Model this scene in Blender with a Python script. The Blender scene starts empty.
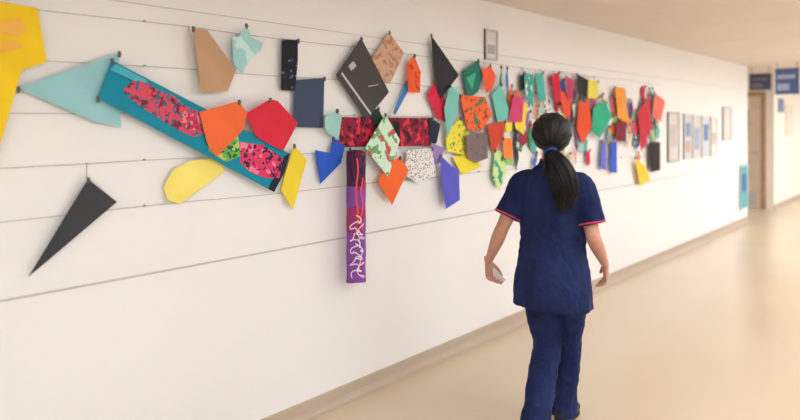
import bpy, bmesh, math, random
from mathutils import Vector, Matrix, noise, Euler
random.seed(7)
S = bpy.context.scene
S.view_settings.view_transform = 'Standard'

# ---------------------------------------------------------------- survey maths
F = 600.0; HZ = 122.0; TH = math.radians(43.6)
CAM = Vector((2.56, 0.0, 1.57))
FWD = Vector((-math.sin(TH), math.cos(TH), 0)); RGT = Vector((math.cos(TH), math.sin(TH), 0))
def W(u, v, off=0.0):
    """(y,z) on the left wall plane x=off"""
    a = (u-400)/F
    d = (off-CAM.x)/(FWD.x + a*RGT.x)
    return (CAM.y + d*(FWD.y + a*RGT.y), CAM.z + d*(HZ-v)/F)

# ---------------------------------------------------------------- materials
def lin(c):
    return tuple(((x/255)/12.92 if x/255 <= .04045 else ((x/255+.055)/1.055)**2.4) for x in c[:3])+(1,)
_m = {}
def base(name, rough=.7, spec=.3):
    m = bpy.data.materials.new(name); m.use_nodes = True
    nt = m.node_tree; b = nt.nodes['Principled BSDF']
    b.inputs['Roughness'].default_value = rough
    b.inputs['Specular IOR Level'].default_value = spec
    return m, nt, b
def plain(c, rough=.75, spec=.25, var=.05, bump=.0, bscale=60, nscale=6):
    key = ('p', tuple(c), rough, var, bump, bscale)
    if key in _m: return _m[key]
    m, nt, b = base('paint_%d_%d_%d' % tuple(c[:3]), rough, spec)
    tc = nt.nodes.new('ShaderNodeTexCoord')
    n = nt.nodes.new('ShaderNodeTexNoise'); n.inputs['Scale'].default_value = nscale
    nt.links.new(tc.outputs['Object'], n.inputs['Vector'])
    r = nt.nodes.new('ShaderNodeValToRGB')
    L = lin(c)
    r.color_ramp.elements[0].position=.3; r.color_ramp.elements[1].position=.7
    r.color_ramp.elements[0].color = tuple(x*(1-var) for x in L[:3])+(1,)
    r.color_ramp.elements[1].color = tuple(min(1, x*(1+var)) for x in L[:3])+(1,)
    nt.links.new(n.outputs['Fac'], r.inputs['Fac']); nt.links.new(r.outputs['Color'], b.inputs['Base Color'])
    if bump:
        n2 = nt.nodes.new('ShaderNodeTexNoise'); n2.inputs['Scale'].default_value = bscale
        nt.links.new(tc.outputs['Object'], n2.inputs['Vector'])
        bp = nt.nodes.new('ShaderNodeBump'); bp.inputs['Strength'].default_value = bump; bp.inputs['Distance'].default_value=.005
        nt.links.new(n2.outputs['Fac'], bp.inputs['Height']); nt.links.new(bp.outputs['Normal'], b.inputs['Normal'])
    _m[key] = m
    return m
def scribble(c, ink, scale=12, dist=9, thr=.86, kind='wave', ink2=None, s2=.7, t2=.57):
    key = ('s', tuple(c), tuple(ink), scale, thr, kind, ink2)
    if key in _m: return _m[key]
    m, nt, b = base('pattern_%s_%d_%d_%d' % (kind, *c[:3]), .7)
    tc = nt.nodes.new('ShaderNodeTexCoord')
    mix = nt.nodes.new('ShaderNodeMix'); mix.data_type='RGBA'
    mix.inputs['A'].default_value = lin(c); mix.inputs['B'].default_value = lin(ink)
    gt = nt.nodes.new('ShaderNodeMath'); gt.inputs[1].default_value = thr
    if kind == 'wave':
        t = nt.nodes.new('ShaderNodeTexWave'); t.inputs['Scale'].default_value = scale
        t.inputs['Distortion'].default_value = dist; t.inputs['Detail'].default_value = 1.5
        gt.operation='GREATER_THAN'; out='Fac'
    elif kind == 'dots':
        t = nt.nodes.new('ShaderNodeTexVoronoi'); t.inputs['Scale'].default_value = scale
        gt.operation='LESS_THAN'; out='Distance'
    else:
        t = nt.nodes.new('ShaderNodeTexNoise'); t.inputs['Scale'].default_value = scale
        gt.operation='GREATER_THAN'; out='Fac'
    nt.links.new(tc.outputs['Object'], t.inputs['Vector'])
    nt.links.new(t.outputs[out], gt.inputs[0]); nt.links.new(gt.outputs[0], mix.inputs['Factor'])
    last = mix.outputs['Result']
    if ink2:
        mx = nt.nodes.new('ShaderNodeMix'); mx.data_type='RGBA'
        n = nt.nodes.new('ShaderNodeTexNoise'); n.inputs['Scale'].default_value = scale*s2
        g2 = nt.nodes.new('ShaderNodeMath'); g2.operation='GREATER_THAN'; g2.inputs[1].default_value=t2
        nt.links.new(tc.outputs['Object'], n.inputs['Vector']); nt.links.new(n.outputs['Fac'], g2.inputs[0])
        nt.links.new(g2.outputs[0], mx.inputs['Factor']); nt.links.new(last, mx.inputs['A']); mx.inputs['B'].default_value=lin(ink2)
        last = mx.outputs['Result']
    nt.links.new(last, b.inputs['Base Color'])
    _m[key] = m
    return m

# ---------------------------------------------------------------- mesh helpers
def add_obj(name, bm, mats, parent=None, smooth=False, recenter=False):
    me = bpy.data.meshes.new(name)
    c = Vector((0,0,0))
    if recenter:
        c = sum((v.co for v in bm.verts), Vector())/max(1,len(bm.verts))
        bmesh.ops.translate(bm, vec=-c, verts=bm.verts)
    bm.normal_update()
    bm.to_mesh(me); bm.free()
    ob = bpy.data.objects.new(name, me); S.collection.objects.link(ob)
    ob.location = c
    for m in mats: me.materials.append(m)
    if smooth:
        for p in me.polygons: p.use_smooth = True
    if parent: ob.parent = parent
    return ob
def box(bm, lo, hi, mi=0):
    lo=Vector(lo); hi=Vector(hi)
    vs=[bm.verts.new((x,y,z)) for x in (lo.x,hi.x) for y in (lo.y,hi.y) for z in (lo.z,hi.z)]
    for f in ((0,1,3,2),(4,6,7,5),(0,4,5,1),(2,3,7,6),(0,2,6,4),(1,5,7,3)):
        fc=bm.faces.new([vs[i] for i in f]); fc.material_index=mi
    return vs
def boxobj(name, lo, hi, mat, bevel=0, parent=None):
    bm=bmesh.new(); box(bm, lo, hi)
    bmesh.ops.recalc_face_normals(bm, faces=bm.faces)
    o=add_obj(name,bm,[mat],parent)
    if bevel:
        m=o.modifiers.new('b','BEVEL'); m.width=bevel; m.segments=2
    return o

# ---------------------------------------------------------------- room
wall_m = plain((243,240,238), .5, .3, .012, .04, 40, 1.5)
wall2_m = plain((238,230,218), .6, .3, .02, .04, 40, 1.5)
ceil_m = plain((228,214,200), .85, .2, .02, .05, 30, 2)
skirt_m = plain((188,170,150), .45, .4, .03, 0)
rail_m = plain((205,198,194), .5, .3, .02, 0)

m, nt, b = base('vinyl_floor', .22, .5)
tc=nt.nodes.new('ShaderNodeTexCoord'); n=nt.nodes.new('ShaderNodeTexNoise'); n.inputs['Scale'].default_value=.7; n.inputs['Detail'].default_value=2
n2=nt.nodes.new('ShaderNodeTexNoise'); n2.inputs['Scale'].default_value=220
r=nt.nodes.new('ShaderNodeValToRGB'); r.color_ramp.elements[0].position=.2; r.color_ramp.elements[1].position=.8
r.color_ramp.elements[0].color=lin((205,184,157)); r.color_ramp.elements[1].color=lin((212,193,167))
mx=nt.nodes.new('ShaderNodeMix'); mx.data_type='RGBA'; mx.blend_type='OVERLAY'; mx.inputs['Factor'].default_value=.05
nt.links.new(tc.outputs['Object'],n.inputs['Vector']); nt.links.new(tc.outputs['Object'],n2.inputs['Vector'])
nt.links.new(n.outputs['Fac'],r.inputs['Fac']); nt.links.new(r.outputs['Color'],mx.inputs['A']); nt.links.new(n2.outputs['Fac'],mx.inputs['B'])
nt.links.new(mx.outputs['Result'],b.inputs['Base Color'])
mr=nt.nodes.new('ShaderNodeMapRange'); mr.inputs['To Min'].default_value=.18; mr.inputs['To Max'].default_value=.25
nt.links.new(n.outputs['Fac'],mr.inputs['Value']); nt.links.new(mr.outputs['Result'],b.inputs['Roughness'])
floor_m=m

H=2.45; Y0=-3.0; Y1=20.0; XR=4.0; YA=10.65; YB=12.4
boxobj('floor',(-1.6,Y0-.1,-.1),(XR+.1,Y1+.1,0),floor_m)
boxobj('ceiling',(-1.6,Y0-.1,H),(XR+.1,Y1+.1,H+.1),ceil_m)
boxobj('wall_left',(-.12,Y0,0),(0,YA,H),wall_m)
boxobj('wall_left_recess',(-1.5,YA-.12,0),(-.12,YA,H),wall_m)
boxobj('wall_recess_back',(-1.6,YA,0),(-1.5,YB,H),wall2_m)
boxobj('wall_left_far',(-1.5,YB,0),(0,Y1,H),wall2_m)
boxobj('wall_right',(XR,Y0,0),(XR+.1,Y1,H),wall_m)
boxobj('wall_back',(-.12,Y0-.1,0),(XR+.1,Y0,H),wall_m)
boxobj('wall_far',(-.12,Y1,0),(XR+.1,Y1+.1,H),wall2_m)
def skirting(name,y0,y1):
    bm=bmesh.new()
    prof=[(0,0),(.045,0),(.028,.006),(.016,.018),(.01,.035),(.008,.085),(.0,.09)]
    A=[bm.verts.new((x,y0,z)) for x,z in prof]; B=[bm.verts.new((x,y1,z)) for x,z in prof]
    for i in range(len(prof)):
        j=(i+1)%len(prof); bm.faces.new((A[i],A[j],B[j],B[i]))
    bm.faces.new(A[::-1]); bm.faces.new(B); bmesh.ops.recalc_face_normals(bm,faces=bm.faces)
    return add_obj(name,bm,[skirt_m])
skirting('baseboard_left',Y0,YA); skirting('baseboard_left_far',YB,Y1)
boxobj('baseboard_right',(XR-.012,Y0,0),(XR,Y1,.09),skirt_m)
boxobj('trim_1',(0,Y0,.915),(.008,YA,.923),rail_m,.002)
boxobj('trim_2',(0,Y0,2.07),(.004,YA,2.073),rail_m)

wood=plain((178,144,118),.5,.3,.1)
door=bpy.data.objects.new('door_1',None); S.collection.objects.link(door)
boxobj('door_frame_top',(-1.35,YB-.04,2.04),(-.12,YB,2.12),wood,.004,door)
boxobj('door_frame_left',(-1.35,YB-.04,0),(-1.27,YB,2.04),wood,.004,door)
boxobj('door_frame_right',(-.20,YB-.04,0),(-.12,YB,2.04),wood,.004,door)
boxobj('door_leaf',(-1.27,YB-.03,.01),(-.20,YB-.002,2.04),plain((216,194,174),.5,.3,.06),.003,door)
boxobj('door_kick_plate',(-1.2,YB-.036,.05),(-.27,YB-.03,.3),plain((190,185,180),.3,.5,.02),.001,door)
boxobj('door_handle',(-.36,YB-.07,1.0),(-.25,YB-.045,1.03),plain((170,170,170),.3,.5,.02),.008,door)
boxobj('door_viewing_window',(-.55,YB-.036,1.2),(-.4,YB-.03,1.8),plain((100,110,125),.1,.6,.02),.002,door)

def hang_sign(name,x,y,w,z0,z1,c,c2):
    bm=bmesh.new()
    box(bm,(x-w/2,y-.012,z0),(x+w/2,y+.012,z1),0)
    box(bm,(x-w*.42,y-.014,z0+(z1-z0)*.15),(x+w*.1,y-.0125,z0+(z1-z0)*.4),1)
    box(bm,(x-w*.42,y-.014,z0+(z1-z0)*.6),(x+w*.35,y-.0125,z0+(z1-z0)*.75),1)
    for sx in (-.4,.4):
        box(bm,(x+sx*w-.004,y-.004,z1),(x+sx*w+.004,y+.004,H),2)
    bmesh.ops.recalc_face_normals(bm,faces=bm.faces)
    return add_obj(name,bm,[plain(c,.4,.4,.03,0),plain(c2,.4,.4,.02,0),plain((150,150,150),.4)])
hang_sign('hanging_wayfinding_sign',.60,10.3,.30,1.98,2.36,(80,98,148),(165,180,208))
hang_sign('hanging_wayfinding_sign',.12,10.9,.30,2.08,2.34,(70,74,110),(130,116,128))

def glow(s,nm):
    em=bpy.data.materials.new(nm); em.use_nodes=True
    eb=em.node_tree.nodes['Principled BSDF']; eb.inputs['Emission Color'].default_value=(.87,.94,1,1); eb.inputs['Emission Strength'].default_value=s
    return em
em1=glow(17.5,'light_panel_glow'); em2=glow(30,'bright_light_panel_glow')
fr=plain((235,235,232),.4)
for i,y in enumerate((-1.6,.6,2.8,5.0,7.2,9.4,11.6,13.8,16)):
    bm=bmesh.new(); x=2.75
    box(bm,(x-.3,y-.6,H-.02),(x+.3,y+.6,H-.006),0)
    for lo,hi in (((x-.33,y-.63,H-.03),(x-.3,y+.63,H-.001)),((x+.3,y-.63,H-.03),(x+.33,y+.63,H-.001)),((x-.3,y-.63,H-.03),(x+.3,y-.6,H-.001)),((x-.3,y+.6,H-.03),(x+.3,y+.63,H-.001))):
        box(bm,lo,hi,1)
    bmesh.ops.recalc_face_normals(bm,faces=bm.faces)
    add_obj('ceiling_light_panel',bm,[em1 if y<8 else em2,fr])

# ---------------------------------------------------------------- wires
WZ=[2.0,1.81,1.61,1.41,1.215]
steel=plain((150,144,140),.4,.5,.02,0)
for z in WZ:
    bm=bmesh.new()
    N=40; ya=-2.5; yb=6.95
    prev=None
    for i in range(N+1):
        y=ya+(yb-ya)*i/N; s=-.008*math.sin(math.pi*((y*1.0)%1.2)/1.2)
        ring=[bm.verts.new((.013+.0012*math.cos(k*math.pi/3),y,z+s+.0012*math.sin(k*math.pi/3))) for k in range(6)]
        if prev:
            for k in range(6): bm.faces.new((prev[k],prev[(k+1)%6],ring[(k+1)%6],ring[k]))
        prev=ring
    for y in [ya+1.2*i for i in range(8)]:
        box(bm,(.001,y-.003,z-.003),(.015,y+.003,z+.003))
    bmesh.ops.recalc_face_normals(bm,faces=bm.faces)
    add_obj('hanging_wire',bm,[steel])

# ---------------------------------------------------------------- artworks
clip_m=plain((95,85,80),.4,.4,.05,0)
def sheet(bm,poly,x,mi,warp,seed):
    vs=[bm.verts.new((x,y,z)) for y,z in poly]
    f=bm.faces.new(vs); f.material_index=mi
    bm.normal_update()
    ys=[p[0] for p in poly]; zs=[p[1] for p in poly]
    fs=[f]
    def cut(no,lo,hi,step):
        nonlocal fs
        t=lo+step
        while t<hi-.005:
            co=Vector((x,t,0)) if no==1 else Vector((x,0,t))
            nn=Vector((0,1,0)) if no==1 else Vector((0,0,1))
            es=list({e for q in fs for e in q.edges}); vv=list({v for q in fs for v in q.verts})
            g=bmesh.ops.bisect_plane(bm,geom=fs+es+vv,plane_co=co,plane_no=nn,dist=1e-5)
            fs=[q for q in g['geom'] if isinstance(q,bmesh.types.BMFace)]
            t+=step
    st=.035 if max(max(ys)-min(ys),max(zs)-min(zs))<.45 else .05
    if warp>0: cut(1,min(ys),max(ys),st); cut(2,min(zs),max(zs),st)
    for v in {v for q in fs for v in q.verts}:
        v.co.x+=warp*(noise.noise(Vector((v.co.y*4+seed,v.co.z*4,seed)))+.3*math.sin(v.co.y*13+v.co.z*7+seed))
    for q in fs:
        q.material_index=mi; q.smooth=True
def thick(o,t):
    md=o.modifiers.new('thick','SOLIDIFY'); md.thickness=t; md.offset=0
    md=o.modifiers.new('crisp','EDGE_SPLIT'); md.split_angle=math.radians(35)
ART=0
def clip_at(bm,y,z,x,mi):
    box(bm,(x-.004,y-.004,z-.012),(x+.005,y+.004,z+.012),mi)
    box(bm,(x+.003,y-.006,z-.003),(x+.008,y+.006,z+.002),mi)
    zz=[w for w in WZ if w>z-.004]
    if zz and min(zz)-z<.09:
        w=min(zz); box(bm,(.0148,y-.0006,z),(.016,y+.0006,w),mi)
def art(name,pts,mat,off=None,warp=.004,over=(),clips=1):
    global ART; ART+=1
    if off is None: off=.026+.007*(ART%5)
    poly=[W(u,v,off) for u,v in pts]
    bm=bmesh.new()
    sheet(bm,poly,off,0,warp,ART*1.7)
    mats=[mat,clip_m]
    for k,(op,om) in enumerate(over):
        sheet(bm,[W(u,v,off) for u,v in op],off+.003,2+k,warp,ART*1.7); mats.append(om)
    tops=sorted(poly,key=lambda p:-p[1])[:clips]
    for y,z in tops: clip_at(bm,y,z-.006,off+.003,1)
    o=add_obj(name,bm,mats,recenter=True)
    thick(o,.0012)
    return o
Y=(252,208,40)
art('yellow_card_artwork',[(-40,-6),(38,8),(47,62),(22,70),(-4,158),(-40,190)],plain(Y),.03,.006,
    over=[([(-5,22),(20,18),(27,30),(18,37),(-5,34)],plain((253,190,85))),([(-5,42),(16,40),(24,48),(-5,54)],plain((253,190,80)))])
art('pale_blue_kite_artwork',[(18,88),(119,53),(121,127),(95,122)],plain((156,206,212)),.024,.004,clips=2)
fr1=scribble((215,78,105),(35,110,135),26,12,.80,ink2=(130,40,62),s2=1.1,t2=.57)
art('painted_teal_banner',[(112,60),(288,153),(284,172),(274,192),(98,98)],plain((24,140,166)),.044,.008,clips=2,
    over=[([(116,64),(146,80),(150,88),(110,70)],plain((80,180,200))),
          ([(134,80),(148,83),(160,92),(172,95),(184,106),(197,111),(206,122),(203,134),(192,137),(180,131),(166,123),(158,117),(142,108),(128,97),(123,90)],fr1),
          ([(144,87),(152,90),(158,97),(150,99),(140,94)],scribble((228,78,90),(150,40,60),30,8,.7)),
          ([(184,110),(198,116),(200,130),(188,130),(178,120)],scribble((208,55,85),(242,130,140),34,9,.68)),
          ([(205,130),(222,127),(238,137),(241,156),(226,162),(208,151)],scribble((110,180,80),(35,90,75),26,12,.62,ink2=(200,210,110))),
          ([(240,142),(262,145),(282,158),(279,178),(266,178),(250,172),(240,162)],scribble((222,58,105),(40,36,70),24,12,.74,ink2=(240,130,150))),
          ([(284,156),(289,153),(284,172),(274,192),(268,189)],plain((28,45,60)))])
art('brown_card_artwork',[(193,28),(207,30),(236,70),(228,91),(202,93)],plain((196,156,124)),clips=1)
art('pale_teal_fabric_scrap',[(232,35),(238,38),(246,25),(251,38),(262,43),(260,50),(250,58),(242,73),(233,64)],scribble((165,214,214),(205,236,232),12,6,.55,'noise'),.036,.012)
art('orange_card_artwork',[(199,112),(239,101),(247,113),(244,129),(216,157),(207,143)],plain((245,112,62)),.062,.004)
art('crimson_card_artwork',[(245,114),(270,99),(278,101),(298,123),(283,151),(258,138)],plain((218,46,68)),.058,.004)
art('yellow_tissue_artwork',[(163,188),(173,170),(190,161),(222,157),(224,172),(180,204),(168,200)],plain((252,230,122)),.02,.003)
art('charcoal_shard_artwork',[(88,179),(117,202),(28,277)],plain((62,64,68)),.03,.004,clips=1)
art('black_dotted_card_artwork',[(282,39),(298,40),(298,62),(295,91),(281,90)],scribble((28,28,38),(80,100,165),34,0,.25,'dots'),.03)
art('slate_lined_card_artwork',[(295,80),(324,78),(323,128),(293,127)],scribble((64,76,102),(150,110,120),16,2.5,.9),.028)
art('charcoal_diamond_artwork',[(336,75),(361,38),(389,92),(366,120)],plain((76,72,72)),.034,.003,clips=1,
    over=[([(341,74),(342,72),(371,113),(370,115)],plain((200,200,195))),([(348,66),(353,61),(356,66),(351,71)],plain((190,188,180))),([(368,86),(378,84),(378,85),(368,87)],plain((190,190,185)))])
art('tan_card_artwork',[(370,62),(389,32),(404,53),(390,84),(381,78)],scribble((208,168,142),(190,130,102),20,9,.8),.026)
art('orange_feather_artwork',[(407,64),(414,55),(421,72),(420,93),(408,92)],scribble((242,96,46),(200,65,35),18,8,.85),.04)
art('blue_ribbon_artwork',[(406,82),(410,84),(408,92),(395,115),(393,113)],plain((70,130,200)),.03)
art('yellow_card_artwork',[(294,145),(307,160),(293,210),(281,190)],plain((244,214,60)),.03)
art('blue_bow_artwork',[(315,150),(330,153),(333,138),(345,146),(341,163),(320,184)],plain((48,92,200)),.026,.004)
art('pale_teal_fabric_scrap',[(325,117),(337,110),(342,118),(339,140),(326,131)],plain((160,205,198)),.05,.008)
art('maroon_painted_banner',[(339,117),(432,118),(438,128),(436,142),(428,146),(339,147)],scribble((140,22,54),(62,14,34),18,10,.75,ink2=(218,50,68),s2=1.1),.022,.004,clips=2,
    over=[([(392,120),(399,122),(400,143),(394,145)],plain((40,35,45))),([(428,117),(440,124),(436,143),(430,146)],plain((40,45,60)))])
art('jungle_print_artwork',[(365,148),(385,114),(400,140),(388,177)],scribble((212,236,212),(95,180,115),20,7,.62,'wave',ink2=(215,80,90),s2=.9,t2=.6),.058,.004)
art('dark_green_leaf_artwork',[(368,112),(378,108),(385,122),(376,128)],plain((30,60,50)),.026,.002)
art('orange_diamond_artwork',[(385,165),(400,157),(409,170),(392,205),(378,182)],plain((246,108,52)),.048)
art('spotted_white_card_artwork',[(407,150),(432,148),(436,175),(416,183),(404,174)],scribble((236,232,228),(60,50,60),75,0,.32,'dots'),.036,.003)
art('black_shard_artwork',[(431,35),(459,75),(441,99),(435,80)],plain((48,48,52)),.038,.003)
art('crimson_card_artwork',[(427,95),(435,82),(450,108),(447,123),(437,118)],plain((212,44,74)),.028,.003)
art('sage_card_artwork',[(444,108),(450,85),(459,92),(458,112),(447,138)],plain((130,200,190)),.046)
art('lilac_card_artwork',[(430,142),(444,148),(441,162),(432,166)],plain((165,135,200)),.028,.002)
art('dark_green_card_artwork',[(462,72),(478,60),(483,76),(478,92),(468,99)],plain((42,120,104)),.034,over=[([(466,78),(476,72),(472,90)],plain((70,175,145)))])
art('coral_leaf_artwork',[(482,70),(490,65),(496,76),(492,90),(486,93)],plain((246,98,66)),.05)
art('orange_painted_card_artwork',[(460,95),(485,97),(492,115),(480,132),(468,130)],scribble((244,108,52),(150,50,40),24,8,.85,ink2=(60,130,95),s2=.6,t2=.62),.046)
art('yellow_painted_card_artwork',[(446,132),(460,118),(479,150),(464,155),(446,151)],scribble((242,224,70),(110,160,75),22,9,.86),.03)
art('yellow_card_artwork',[(453,157),(470,154),(482,166),(462,175)],plain((246,226,66)),.032)
art('blue_violet_fabric_artwork',[(440,155),(452,166),(459,170),(460,200),(446,209),(442,185)],plain((95,95,200)),.052,.008)
art('grey_brown_card_artwork',[(466,135),(487,132),(488,158),(476,163),(467,157)],scribble((125,108,108),(90,78,80),16,5,.7),.054)
art('red_leaf_artwork',[(487,124),(505,121),(503,140),(492,152)],plain((204,72,50)),.044)
art('teal_card_artwork',[(492,95),(501,84),(511,116),(499,130)],plain((120,204,190)),.036)
art('orange_card_artwork',[(503,138),(512,138),(513,158),(504,159)],plain((246,136,66)),.05)
art('magenta_card_artwork',[(513,95),(524,98),(522,122),(508,122)],plain((212,70,120)),.048)
art('mint_card_artwork',[(495,150),(503,152),(507,172),(499,190),(492,178)],scribble((206,232,150),(60,160,135),16,6,.55,'noise'),.03)

# dense far cluster: one massed object
pal=[(242,125,66),(214,52,76),(80,180,165),(247,217,80),(80,115,205),(208,85,138),(52,52,58),(165,212,208),(150,110,180),(204,168,140),(60,140,112),(237,110,95),(238,236,228),(242,170,90),(150,48,72),(150,205,120),(237,150,170),(225,235,225),(200,225,190)]
mats=[plain(c) for c in pal]+[scribble((232,228,215),(60,130,110),24,8,.6),scribble((224,72,76),(60,24,36),22,8,.7),scribble((70,135,175),(236,226,214),34,0,.25,'dots'),scribble((246,170,90),(212,60,92),20,8,.6)]
nb=len(mats)
bm=bmesh.new()
N=125
for i in range(N):
    fr_=(i+random.random())/N
    y=3.66+3.20*fr_; z=random.triangular(1.16,1.95,1.6)
    k=random.choice([3,4,4,4,5]); a0=random.random()*6.28
    if random.random()<.3: ry=random.uniform(.02,.04); rz=random.uniform(.10,.17)
    else: ry=random.uniform(.04,.085); rz=random.uniform(.06,.12)
    poly=[(y+ry*math.cos(a0+6.283*j/k)*random.uniform(.7,1.2), z+rz*math.sin(a0+6.283*j/k)*random.uniform(.7,1.2)) for j in range(k)]
    poly=[(a,min(b_,1.985)) for a,b_ in poly]
    sheet(bm,poly,.018+.0035*(i%4),random.randrange(nb),.002,i)
    t=max(poly,key=lambda p:p[1]); clip_at(bm,t[0],t[1]-.008,.024,nb)
ms=mats+[clip_m]
def far(pts,mat,off):
    ms.append(mat); sheet(bm,[W(u,v,off) for u,v in pts],off,len(ms)-1,.003,off*99)
    y,z=max((W(u,v,off) for u,v in pts),key=lambda p:p[1]); clip_at(bm,y,z-.006,off,nb)
far([(524,72),(534,75),(533,108),(526,98)],scribble((60,165,155),(225,235,215),22,5,.7),.044)
far([(516,100),(528,104),(524,135),(515,128)],plain((242,214,70)),.036)
far([(577,74),(588,80),(586,98),(579,94)],plain((42,42,46)),.044)
far([(588,80),(598,81),(598,99),(588,98)],plain((234,216,90)),.05)
far([(579,100),(589,104),(592,126),(583,145),(577,130)],plain((230,84,46)),.05)
far([(593,108),(604,100),(612,116),(600,138),(592,130)],plain((52,178,136)),.056)
far([(615,87),(625,88),(629,124),(618,118)],plain((244,160,70)),.05)
far([(602,141),(606,141),(606,170),(600,168)],plain((110,115,210)),.034)
far([(611,142),(617,142),(617,173),(610,172)],plain((66,98,205)),.036)
far([(616,122),(627,122),(626,142),(616,141)],plain((130,38,58)),.056)
far([(635,158),(645,166),(650,180),(640,186)],plain((246,204,60)),.05)
far([(638,112),(650,95),(651,130),(641,152)],plain((204,52,68)),.05)
far([(655,93),(665,101),(661,122),(652,116)],plain((234,120,104)),.056)
far([(650,142),(660,142),(660,170),(651,172)],plain((52,44,44)),.05)
far([(551,76),(559,72),(561,100),(555,104)],plain((202,36,66)),.05)
far([(560,90),(572,96),(570,118),(562,112)],plain((234,84,60)),.042)
far([(536,74),(543,72),(546,100),(539,104)],plain((80,185,172)),.036)
far([(566,76),(574,80),(573,100),(567,97)],plain((192,64,108)),.056)
o=add_obj('cluster_of_paper_artworks',bm,ms)
thick(o,.0012)

# rolled painted paper tube
yt,zt=W(356,151,.085); _,zb=W(356,281,.085)
bm=bmesh.new(); R=.056; prev=None; NS=40; NZ=30
for j in range(NZ+1):
    z=zt+(zb-zt)*j/NZ; ring=[]
    for k in range(NS+1):
        an=math.radians(100)+k/NS*math.radians(400); rr=R*(1-.10*k/NS)+.0012*math.sin(j*.9+k*.4)
        ring.append(bm.verts.new((.088+rr*math.cos(an),yt+rr*math.sin(an),z+.004*math.sin(k*.35)*(1 if j in(0,NZ) else 0))))
    if prev:
        for k in range(NS):
            f=bm.faces.new((prev[k],prev[k+1],ring[k+1],ring[k])); f.smooth=True
            h=j/NZ; f.material_index=0 if h<.27 else 1
    prev=ring
clip_at(bm,yt,zt+.004,.035,2)
def squig(bm,fn,n,w,mi):
    pv=None
    for i in range(n+1):
        t=i/n; an,z=fn(t); an2,z2=fn(t+.002)
        da=(an2-an)*R; dz=z2-z; L=math.hypot(da,dz) or 1; na,nz=-dz/L,da/L
        P=[]
        for s in(-1,1):
            A=an+s*w*na/R; Z=z+s*w*nz; P.append(bm.verts.new((.088+(R+.0018)*math.cos(A),yt+(R+.0018)*math.sin(A),Z)))
        if pv: f=bm.faces.new((pv[0],pv[1],P[1],P[0])); f.material_index=mi
        pv=P
Ht=zt-zb
face=math.radians(-42)
squig(bm,lambda t:(face-.05+.50*math.sin(t*30)+.15*math.sin(t*77), zt-Ht*(.50+.44*t)+.012*math.cos(t*60)),260,.0026,3)
squig(bm,lambda t:(face+.35+.28*math.cos(t*26)+.2*math.sin(t*61), zt-Ht*(.56+.40*t)+.014*math.sin(t*52)),240,.0020,3)
squig(bm,lambda t:(face+.05+.10*math.sin(t*9), zt-Ht*(.05+.5*t)),60,.004,4)
squig(bm,lambda t:(face+.55+.10*math.cos(t*12), zt-Ht*(.2+.4*t)),60,.004,4)
o=add_obj('rolled_painted_paper_tube',bm,[scribble((95,30,65),(45,28,75),14,8,.5,'wave',ink2=(175,45,75)),scribble((135,75,165),(165,48,110),8,5,.55,'noise'),clip_m,plain((240,232,240)),plain((235,90,85))])
thick(o,.0012)

def framed(name,u0,v0,u1,v1,frame,inside,marks=()):
    ya,za=W(u0,v0); yb,_=W(u1,v0); um=(u0+u1)/2; _,za=W(um,v0); _,zb=W(um,v1)
    bm=bmesh.new(); t=.016
    box(bm,(.001,ya,zb),(.012,yb,za),1)
    for lo,hi in (((.001,ya,zb),(.02,ya+t,za)),((.001,yb-t,zb),(.02,yb,za)),((.001,ya+t,za-t),(.02,yb-t,za)),((.001,ya+t,zb),(.02,yb-t,zb+t))): box(bm,lo,hi,0)
    ms=[frame,inside]
    for k,(a,b_,c,d,mm) in enumerate(marks):
        box(bm,(.012,ya+(yb-ya)*a,zb+(za-zb)*b_),(.0135,ya+(yb-ya)*c,zb+(za-zb)*d),2+k); ms.append(mm)
    bmesh.ops.recalc_face_normals(bm,faces=bm.faces)
    return add_obj(name,bm,ms)
gf=plain((178,172,170),.5); wf=plain((222,218,214),.5); wi=plain((232,230,228),.4)
framed('wall_notice',484,30,496,60,plain((205,200,198),.5),plain((222,218,215)),[(.2,.2,.8,.5,plain((175,175,178)))])
framed('framed_poster',667,112,678,162,gf,plain((216,208,204)),[(.2,.3,.8,.75,plain((200,190,188)))])
framed('framed_collage',683,114,691,159,wf,plain((212,212,216)),[(.2,.5,.8,.8,plain((140,160,195))),(.2,.15,.8,.4,plain((205,170,160)))])
framed('framed_photograph',692,115,700,158,wf,plain((218,212,212)),[(.2,.2,.8,.7,plain((165,178,196)))])
framed('framed_notice',701,116,709,157,wf,plain((208,212,222)),[(.2,.4,.8,.8,plain((125,145,182)))])
framed('framed_certificate',710,117,716,156,wf,wi,[(.2,.3,.8,.6,plain((205,188,170)))])
framed('wall_notice_board',722,107,730,140,gf,plain((225,218,212)))
framed('teal_information_poster',739,165,747,209,wf,plain((100,172,178)),[(.2,.4,.8,.8,plain((70,115,165)))])
def farpanel(name,y0,y1,z0,z1,c):
    return boxobj(name,(.001,y0,z0),(.02,y1,z1),plain(c,.5,.3,.1,0),.003)
farpanel('blue_door_sign',12.7,13.1,1.75,2.0,(120,130,165))
farpanel('notice_panel',13.3,13.9,1.3,1.9,(226,214,198))

# ---------------------------------------------------------------- nurse
P0=CAM+FWD*2.97+RGT*(.254*2.97)
nurse=bpy.data.objects.new('walking_nurse',None); S.collection.objects.link(nurse)
nurse.location=(P0.x,P0.y,0); nurse.rotation_euler=(0,0,math.radians(14.5))

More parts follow.
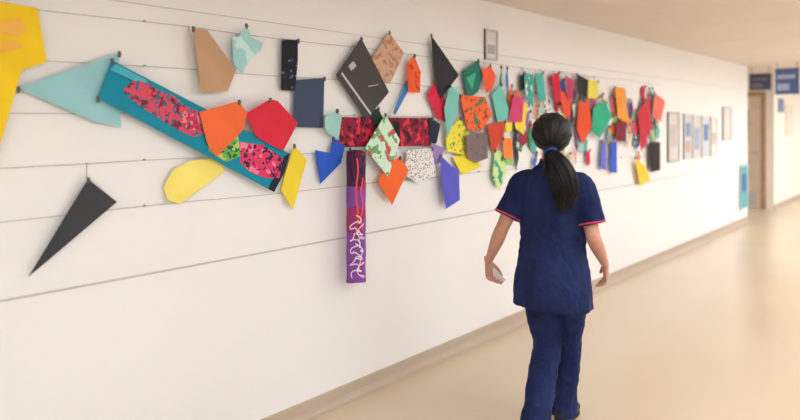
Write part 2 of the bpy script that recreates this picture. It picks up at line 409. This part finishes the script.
def catmull(pts,sub):
    out=[]
    n=len(pts)
    for i in range(n-1):
        p0=pts[max(i-1,0)];p1=pts[i];p2=pts[i+1];p3=pts[min(i+2,n-1)]
        for s in range(sub):
            t=s/sub
            out.append([.5*((2*b_)+(-a+c)*t+(2*a-5*b_+4*c-d)*t*t+(-a+3*b_-3*c+d)*t**3) for a,b_,c,d in zip(p0,p1,p2,p3)])
    out.append(list(pts[-1])); return out
def tube(bm,pts,n=20,sub=5,ref=(0,1,0),mod=None,caps=True,mi=0,flat=False):
    pp=catmull(pts,sub); rings=[]; ref=Vector(ref)
    for i,p in enumerate(pp):
        c=Vector(p[:3]); a=Vector(pp[max(i-1,0)][:3]); b_=Vector(pp[min(i+1,len(pp)-1)][:3])
        t=(b_-a).normalized() if not flat else Vector((0,0,-1))
        X=t.cross(ref); X.normalize(); Yv=X.cross(t).normalized()
        ring=[]
        for k in range(n):
            an=2*math.pi*k/n; m_=mod(an,i/(len(pp)-1),c) if mod else 1
            ring.append(bm.verts.new(c+X*math.cos(an)*p[3]*m_+Yv*math.sin(an)*p[4]*m_))
        rings.append(ring)
    for A,B in zip(rings,rings[1:]):
        for k in range(n):
            f=bm.faces.new((A[k],A[(k+1)%n],B[(k+1)%n],B[k])); f.material_index=mi; f.smooth=True
    if caps:
        for ring,s in((rings[0],1),(rings[-1],-1)):
            f=bm.faces.new(ring if s<0 else ring[::-1]); f.material_index=mi
    return rings
def ell(bm,c,r,seg=24,rot=None):
    g=bmesh.ops.create_uvsphere(bm,u_segments=seg,v_segments=seg//2+2,radius=1)
    M=Matrix.Translation(c)@(rot.to_matrix().to_4x4() if rot else Matrix.Identity(4))@Matrix.Diagonal((*r,1))
    bmesh.ops.transform(bm,matrix=M,verts=g['verts']); return g['verts']
def remesh(o,vox,it=6,fac=.5):
    r=o.modifiers.new('rm','REMESH'); r.mode='VOXEL'; r.voxel_size=vox; r.use_smooth_shade=True
    s=o.modifiers.new('sm','SMOOTH'); s.factor=fac; s.iterations=it

skin_m,nt,b=base('skin',.5,.35)
tc=nt.nodes.new('ShaderNodeTexCoord'); n=nt.nodes.new('ShaderNodeTexNoise'); n.inputs['Scale'].default_value=14
r=nt.nodes.new('ShaderNodeValToRGB'); r.color_ramp.elements[0].color=lin((184,128,106)); r.color_ramp.elements[1].color=lin((212,160,138))
nt.links.new(tc.outputs['Object'],n.inputs['Vector']); nt.links.new(n.outputs['Fac'],r.inputs['Fac']); nt.links.new(r.outputs['Color'],b.inputs['Base Color'])
b.inputs['Subsurface Weight'].default_value=.08; b.inputs['Subsurface Radius'].default_value=(.01,.004,.002)

def hand(bm,w,d,nrm,th,curl=1.0):
    d=d.normalized(); th=(th-d*th.dot(d)).normalized(); nrm=(nrm-d*nrm.dot(d)-th*nrm.dot(th)).normalized()
    pl=.082
    def q(a,b_,c): return w+d*a+th*b_+nrm*c
    rf=tuple(nrm)
    pts=[(*q(-.03,0,0),.024,.019),(*q(0,0,0),.025,.017),(*q(.03,.002,.002),.034,.016),(*q(.06,.001,.003),.038,.0145),(*q(pl,-.001,.004),.036,.011)]
    tube(bm,pts,18,4,ref=rf)
    for off,L,cu in((.027,.066,.30),(.009,.074,.34),(-.009,.069,.40),(-.026,.055,.48)):
        cu*=curl
        p=q(pl-.012,off,.004); ang=cu*.6; pts=[(*p,.0088,.0088)]; spread=off*.8
        for s,(fr_,rr) in enumerate(((.16,.0088),(.44,.0083),(.27,.0076),(.20,.0062))):
            dirv=(d*math.cos(ang)+nrm*math.sin(ang)+th*spread).normalized()
            p=p+dirv*L*fr_*1.05; pts.append((*p,rr,rr)); ang+=cu*.95
        tube(bm,pts,10,3,ref=rf)
        ell(bm,p,(.0062,.0062,.0062),10)
    p=q(.018,.022,.004); pts=[(*p,.013,.012)]; dv=[(.75,.62,.25),(.86,.42,.35),(.93,.18,.4)]
    for (a,b_,c),L,rr in zip(dv,(.032,.03,.024),(.0118,.0098,.0075)):
        p=p+(d*a+th*b_+nrm*c).normalized()*L; pts.append((*p,rr,rr))
    tube(bm,pts,12,3,ref=rf); ell(bm,p,(.0075,)*3,10)
    return q

V=Vector
bm=bmesh.new()
tube(bm,[(0,0,.78,.10,.08),(0,0,.86,.150,.105),(0,0,.95,.135,.09),(0,0,1.08,.140,.09),(0,0,1.2,.15,.09),(0,0,1.28,.125,.07),(0,0,1.325,.075,.055)],24,4,flat=True)
tube(bm,[(0,-.005,1.28,.06,.055),(0,0,1.36,.05,.05),(0,.008,1.42,.049,.052),(0,.01,1.47,.05,.055)],18,4,flat=True)
ell(bm,V((0,-.002,1.522)),(.074,.094,.090)); ell(bm,V((0,.030,1.468)),(.058,.062,.066)); ell(bm,V((0,.066,1.425)),(.026,.022,.019))
tube(bm,[(0,.088,1.525,.007,.008),(0,.100,1.50,.009,.010),(0,.108,1.482,.013,.011),(0,.098,1.474,.015,.008)],10,3,ref=(0,1,0))
ell(bm,V((0,.092,1.446)),(.022,.008,.005)); ell(bm,V((0,.089,1.437)),(.019,.008,.006))
ell(bm,V((0,.082,1.545)),(.052,.012,.009))
for s in(-1,1): ell(bm,V((s*.076,-.002,1.50)),(.010,.018,.032),rot=Euler((.15,0,s*.35)))
LS=V((-.146,0,1.270)); LE=V((-.236,-.085,1.025)); LW=V((-.335,.0,.84))
RS=V((.141,0,1.270)); RE=V((.203,-.03,1.02)); RW=V((.222,.165,.855))
for s,e,w in((LS,LE,LW),(RS,RE,RW)):
    m1=s.lerp(e,.45); m2=e.lerp(w,.32)
    tube(bm,[(*s,.043,.046),(*m1,.038,.041),(*e.lerp(s,.1),.032,.034),(*e,.032,.034),(*m2,.033,.034),(*w.lerp(e,.25),.025,.024),(*w,.023,.019)],18,5,ref=(1,0,0))
LQ=hand(bm,LW,V((.06,.12,-1)),V((1,.25,0)),V((.3,1,0)),1.7)
hand(bm,RW,V((.04,.45,-1)),V((-1,.1,0)),V((-.2,1,0.4)))
LH,LK,LA=V((-.075,0,.82)),V((-.040,.06,.46)),V((-.010,-.27,.17))
RH,RK,RA=V((.075,0,.82)),V((.040,.15,.455)),V((.012,.165,.09))
for h,k,a in((LH,LK,LA),(RH,RK,RA)):
    c=k.lerp(a,.3)+V((0,-.015,0))
    tube(bm,[(*h,.08,.085),(*h.lerp(k,.4),.070,.074),(*k.lerp(h,.1),.053,.055),(*k,.05,.052),(*c,.047,.05),(*k.lerp(a,.75),.034,.036),(*a,.031,.034)],18,5,ref=(1,0,0))
ax,rx_=LA.x,RA.x; dy=-.02
tube(bm,[(ax,-.27+dy,.165,.03,.03),(ax,-.21+dy,.10,.035,.028),(ax,-.13+dy,.042,.038,.02),(ax,-.07+dy,.03,.03,.014)],14,4,ref=(1,0,0))
tube(bm,[(rx_,.14,.065,.03,.03),(rx_+.002,.22,.06,.033,.035),(rx_+.006,.30,.035,.035,.02),(rx_+.01,.36,.03,.03,.014)],14,4,ref=(1,0,0))
body=add_obj('body',bm,[skin_m],nurse,True); remesh(body,.0032,3,.5)
bm=bmesh.new()
for s in(-1,1): ell(bm,V((s*.031,.078,1.518)),(.012,.012,.0095),16)
add_obj('eyes',bm,[plain((235,230,225),.2)],nurse,True)
bm=bmesh.new()
for s in(-1,1): ell(bm,V((s*.031,.0885,1.518)),(.0052,.0028,.0052),12)
add_obj('irises',bm,[plain((45,28,20),.2)],nurse,True)
bm=bmesh.new()
for s in(-1,1): tube(bm,[(s*.014,.092,1.541,.004,.003),(s*.030,.093,1.547,.005,.003),(s*.048,.080,1.541,.003,.002)],8,4,ref=(0,0,1))
add_obj('eyebrows',bm,[plain((30,22,20),.8)],nurse,True)
# small folded paper held in the left hand
bm=bmesh.new()
A=LQ(.062,.010,.026); ex=V((.75,.1,-.66)).normalized(); ez=V((.55,-.1,.62)).normalized(); en=ex.cross(ez).normalized()
def pv(a,b_,c): return bm.verts.new(A+ex*a+ez*b_+en*c)
g=[[pv(a,b_,c) for b_ in(-.022,0,.022)] for a,c in((-.022,0),(.010,.002),(.035,.006),(.062,.002))]
for i in range(3):
    for j in range(2): bm.faces.new((g[i][j],g[i+1][j],g[i+1][j+1],g[i][j+1]))
pp=add_obj('held_folded_paper',bm,[plain((235,233,228))],nurse); md=pp.modifiers.new('t','SOLIDIFY'); md.thickness=.003

cloth,nt,b=base('navy_uniform_cloth',.85,.15)
tc=nt.nodes.new('ShaderNodeTexCoord'); n=nt.nodes.new('ShaderNodeTexNoise'); n.inputs['Scale'].default_value=7; n.inputs['Detail'].default_value=3
mp=nt.nodes.new('ShaderNodeMapping'); mp.inputs['Scale'].default_value=(1,1,.55); nt.links.new(tc.outputs['Object'],mp.inputs['Vector']); nt.links.new(mp.outputs['Vector'],n.inputs['Vector'])
r=nt.nodes.new('ShaderNodeValToRGB'); r.color_ramp.elements[0].color=lin((26,34,70)); r.color_ramp.elements[1].color=lin((38,48,90)); r.color_ramp.elements[0].position=.35; r.color_ramp.elements[1].position=.65
nt.links.new(n.outputs['Fac'],r.inputs['Fac']); nt.links.new(r.outputs['Color'],b.inputs['Base Color'])
n3=nt.nodes.new('ShaderNodeTexNoise'); n3.inputs['Scale'].default_value=12; n3.inputs['Distortion'].default_value=1.2; nt.links.new(mp.outputs['Vector'],n3.inputs['Vector'])
bp=nt.nodes.new('ShaderNodeBump'); bp.inputs['Strength'].default_value=.9; bp.inputs['Distance'].default_value=.025
nt.links.new(n3.outputs['Fac'],bp.inputs['Height']); nt.links.new(bp.outputs['Normal'],b.inputs['Normal'])
pip=plain((205,62,100),.6)
def cloth_disp(o,st=.012,sc=.09):
    t=bpy.data.textures.new('folds','CLOUDS'); t.noise_scale=sc; t.noise_depth=2
    d=o.modifiers.new('folds','DISPLACE'); d.texture=t; d.strength=st; d.mid_level=.5

bm=bmesh.new()
def tmod(an,t,c):
    k=max(0,(.95-c.z)/.3)
    w=math.exp(-((c.z-.96)/.07)**2)
    return 1+.022*k*math.sin(an*7+1)+.014*k*math.sin(an*11+c.z*8)+.012*w*math.sin(c.z*150+math.cos(an)*5)
tube(bm,[(0,-.01,.668,.196,.146),(0,-.01,.70,.194,.145),(0,-.01,.75,.190,.142),(0,-.01,.81,.183,.135),(0,-.004,.88,.172,.122),(0,0,.945,.163,.112),(0,0,1.02,.161,.112),(0,0,1.10,.165,.116),(0,0,1.18,.168,.115),(0,0,1.240,.164,.104),(0,0,1.290,.138,.088),(0,0,1.333,.098,.075),(0,.002,1.362,.066,.062)],40,6,flat=True,mod=tmod)
for s,e in((LS,LE),(RS,RE)):
    sg=-1 if s.x<0 else 1
    dd=(e-s).normalized()
    hem=s+dd*.195
    tube(bm,[(s.x*.70,s.y,s.z+.008,.046,.056),(s.x*1.0,s.y,s.z-.004,.052,.060),(*(s+dd*.07+V((sg*.001,0,0))),.056,.063),(*(s+dd*.14+V((sg*.003,0,0))),.058,.065),(*(hem+V((sg*.004,0,0))),.061,.067)],24,4,ref=(1,0,0))
tunic=add_obj('tunic',bm,[cloth],nurse,True); remesh(tunic,.005,4,.5); cloth_disp(tunic,.018,.08)
def ringcurve(name,c,axis,ref,ra,rb,rad,mat):
    bm=bmesh.new(); axis=axis.normalized(); X=axis.cross(ref).normalized(); Yv=X.cross(axis).normalized()
    N=48; rings=[]
    for i in range(N):
        an=2*math.pi*i/N; p=c+X*math.cos(an)*ra+Yv*math.sin(an)*rb
        o_=(X*math.cos(an)+Yv*math.sin(an)).normalized()
        rings.append([bm.verts.new(p+o_*rad*math.cos(q)+axis*rad*1.5*math.sin(q)) for q in (0,1.05,2.1,3.14,4.19,5.24)])
    for i in range(N):
        A=rings[i];B=rings[(i+1)%N]
        for k in range(6): f=bm.faces.new((A[k],A[(k+1)%6],B[(k+1)%6],B[k])); f.smooth=True
    bmesh.ops.recalc_face_normals(bm,faces=bm.faces)
    return add_obj(name,bm,[mat],nurse)
for s,e,nm in((LS,LE,'cuff_piping_left'),(RS,RE,'cuff_piping_right')):
    sg=-1 if s.x<0 else 1; dd=(e-s).normalized()
    ringcurve(nm,s+dd*.188+V((sg*.004,0,0)),dd,V((1,0,0)),.0615,.0675,.003,pip)
bm=bmesh.new()
tube(bm,[(0,-.002,1.350,.074,.070),(0,0,1.366,.067,.066),(0,.003,1.384,.061,.061)],32,3,flat=True,caps=False)
col=add_obj('collar',bm,[cloth],nurse,True); md=col.modifiers.new('t','SOLIDIFY'); md.thickness=.005
ringcurve('collar_piping',V((0,.003,1.384)),V((0,0,1)),V((0,1,0)),.0625,.0625,.0022,pip)
bm=bmesh.new()
tube(bm,[(0,0,.64,.085,.085),(0,-.005,.70,.140,.12),(0,-.005,.78,.158,.125),(0,0,.88,.145,.105)],28,4,flat=True)
def legmod(seed):
    return lambda an,t,c: 1+.03*math.sin(an*5+seed+t*9)*t+.022*math.sin(t*38+an*2+seed)
tube(bm,[(*LH,.082,.10),(*LH.lerp(LK,.45),.077,.090),(*LK.lerp(LH,.1),.067,.074),(*LK,.065,.07),(*LK.lerp(LA,.4),.064,.07),(*LK.lerp(LA,.8),.062,.067),(*(LA+V((0,-.005,.0))),.064,.068)],28,6,ref=(1,0,0),mod=legmod(0))
tube(bm,[(*RH,.082,.10),(*RH.lerp(RK,.45),.077,.090),(*RK.lerp(RH,.1),.067,.074),(*RK,.065,.07),(*RK.lerp(RA,.4),.062,.069),(*RK.lerp(RA,.8),.058,.065),(*(RA+V((0,0,-.03))),.058,.067)],28,6,ref=(1,0,0),mod=legmod(2))
tr=add_obj('trousers',bm,[cloth],nurse,True); remesh(tr,.005,3,.5); cloth_disp(tr,.018,.07)
shoe_m=plain((30,32,42),.5); sole_m=plain((50,50,54),.7)
bm=bmesh.new()
tube(bm,[(ax,-.315+dy,.185,.020,.026),(ax,-.295+dy,.165,.034,.042),(ax,-.24+dy,.12,.037,.045),(ax,-.17+dy,.065,.042,.034),(ax,-.11+dy,.036,.045,.028),(ax,-.055+dy,.030,.036,.021),(ax,-.025+dy,.026,.015,.012)],20,5,ref=(0,.5,.9))
add_obj('shoe_left',bm,[shoe_m],nurse,True)
bm=bmesh.new()
tube(bm,[(rx_,.090,.048,.018,.024),(rx_,.11,.055,.034,.043),(rx_+.001,.165,.058,.037,.047),(rx_+.004,.24,.048,.042,.037),(rx_+.007,.30,.038,.045,.028),(rx_+.01,.355,.032,.036,.022),(rx_+.011,.385,.028,.015,.012)],20,5,ref=(0,0,1))
add_obj('shoe_right',bm,[shoe_m],nurse,True)
bm=bmesh.new()
tube(bm,[(rx_,.088,.011,.022,.009),(rx_,.12,.011,.036,.0095),(rx_+.003,.21,.011,.038,.0095),(rx_+.007,.30,.011,.047,.0095),(rx_+.011,.385,.011,.02,.008)],16,4,ref=(0,0,1))
add_obj('shoe_sole_right',bm,[sole_m],nurse,True)

hair_m,nt,b=base('black_hair',.5,.3)
b.inputs['Base Color'].default_value=lin((20,15,17))
tc=nt.nodes.new('ShaderNodeTexCoord'); mp=nt.nodes.new('ShaderNodeMapping'); mp.inputs['Scale'].default_value=(90,90,6)
n=nt.nodes.new('ShaderNodeTexNoise'); n.inputs['Scale'].default_value=1.5
nt.links.new(tc.outputs['Object'],mp.inputs['Vector']); nt.links.new(mp.outputs['Vector'],n.inputs['Vector'])
bp=nt.nodes.new('ShaderNodeBump'); bp.inputs['Strength'].default_value=.5; bp.inputs['Distance'].default_value=.004
nt.links.new(n.outputs['Fac'],bp.inputs['Height']); nt.links.new(bp.outputs['Normal'],b.inputs['Normal'])
TIE=V((.022,-.118,1.425))
bm=bmesh.new()
vs=ell(bm,V((0,-.014,1.517)),(.096,.106,.101),96)
dele=[]
for v in vs:
    p=v.co
    if (p.y>.042 and p.z<1.563-(abs(p.x)*.5)) or (p.z<1.46 and p.y>-.005): dele.append(v)
bmesh.ops.delete(bm,geom=dele,context='VERTS')
for v in bm.verts:
    q=v.co-TIE; L=q.length
    an=math.atan2(q.x,q.z); rid=math.sin(an*46)*.0012+math.sin(an*19+1)*.0016
    nn=(v.co-V((0,-.014,1.517))).normalized(); v.co+=nn*rid*min(1,L/.08)
    if v.co.z<1.46: v.co.y+= (1.46-v.co.z)*.3
for f in bm.faces: f.smooth=True
cap=add_obj('hair_cap',bm,[hair_m],nurse,True); md=cap.modifiers.new('t','SOLIDIFY'); md.thickness=.012; md.offset=-1
bm=bmesh.new()
def pmod(an,t,c): return 1+.07*math.sin(an*9+t*5)+.05*math.sin(an*17-t*7)+.05*math.sin(an*4+t*11)
bp_=[(.022,-.118,1.425,.020),(.050,-.155,1.395,.046),(.085,-.168,1.335,.064),(.106,-.168,1.270,.058),(.104,-.160,1.215,.046),(.090,-.152,1.18,.030),(.082,-.148,1.155,.016)]
tube(bm,[(.014,-.085,1.438,.032,.03)]+[(x,y,z,max(r_*.95,.006) if j<6 else .006,max(r_*.68,.006) if j<6 else .006) for j,(x,y,z,r_) in enumerate(bp_)],72,6,ref=(0,1,0),mod=pmod)
rr=random.Random(3)
for i in range(120):
    an=rr.uniform(0,6.283); k=rr.uniform(.85,1.12); end=rr.randint(4,7); ph=rr.uniform(-.006,.006)
    pts=[]
    for j,(x,y,z,rd) in enumerate(bp_[:end]):
        a2=an+j*.12; pts.append((x+rd*k*math.cos(a2)+ph*j*.3,y+rd*.72*k*math.sin(a2),z-rr.uniform(0,.008),.0016,.0016))
    pts[-1]=pts[-1][:3]+(.0004,.0004)
    tube(bm,pts,5,4,ref=(0,1,0))
add_obj('ponytail',bm,[hair_m],nurse,True)
ringcurve('hair_tie',TIE+V((.002,-.004,-.002)),V((.2,-.32,-.3)),V((1,0,0)),.028,.028,.006,plain((40,60,140),.6))

# ---------------------------------------------------------------- camera
cd=bpy.data.cameras.new('camera'); cam=bpy.data.objects.new('camera',cd); S.collection.objects.link(cam)
cam.location=CAM; cam.rotation_euler=(math.pi/2,0,TH)
cd.sensor_width=36; cd.lens=F/800*36; cd.shift_y=-(210-HZ)/800
cd.clip_start=.05; cd.dof.use_dof=True; cd.dof.focus_distance=3.1; cd.dof.aperture_fstop=1.0
S.camera=cam
w=bpy.data.worlds.new('world'); S.world=w; w.use_nodes=True
w.node_tree.nodes['Background'].inputs[0].default_value=(1,.97,.94,1); w.node_tree.nodes['Background'].inputs[1].default_value=.3
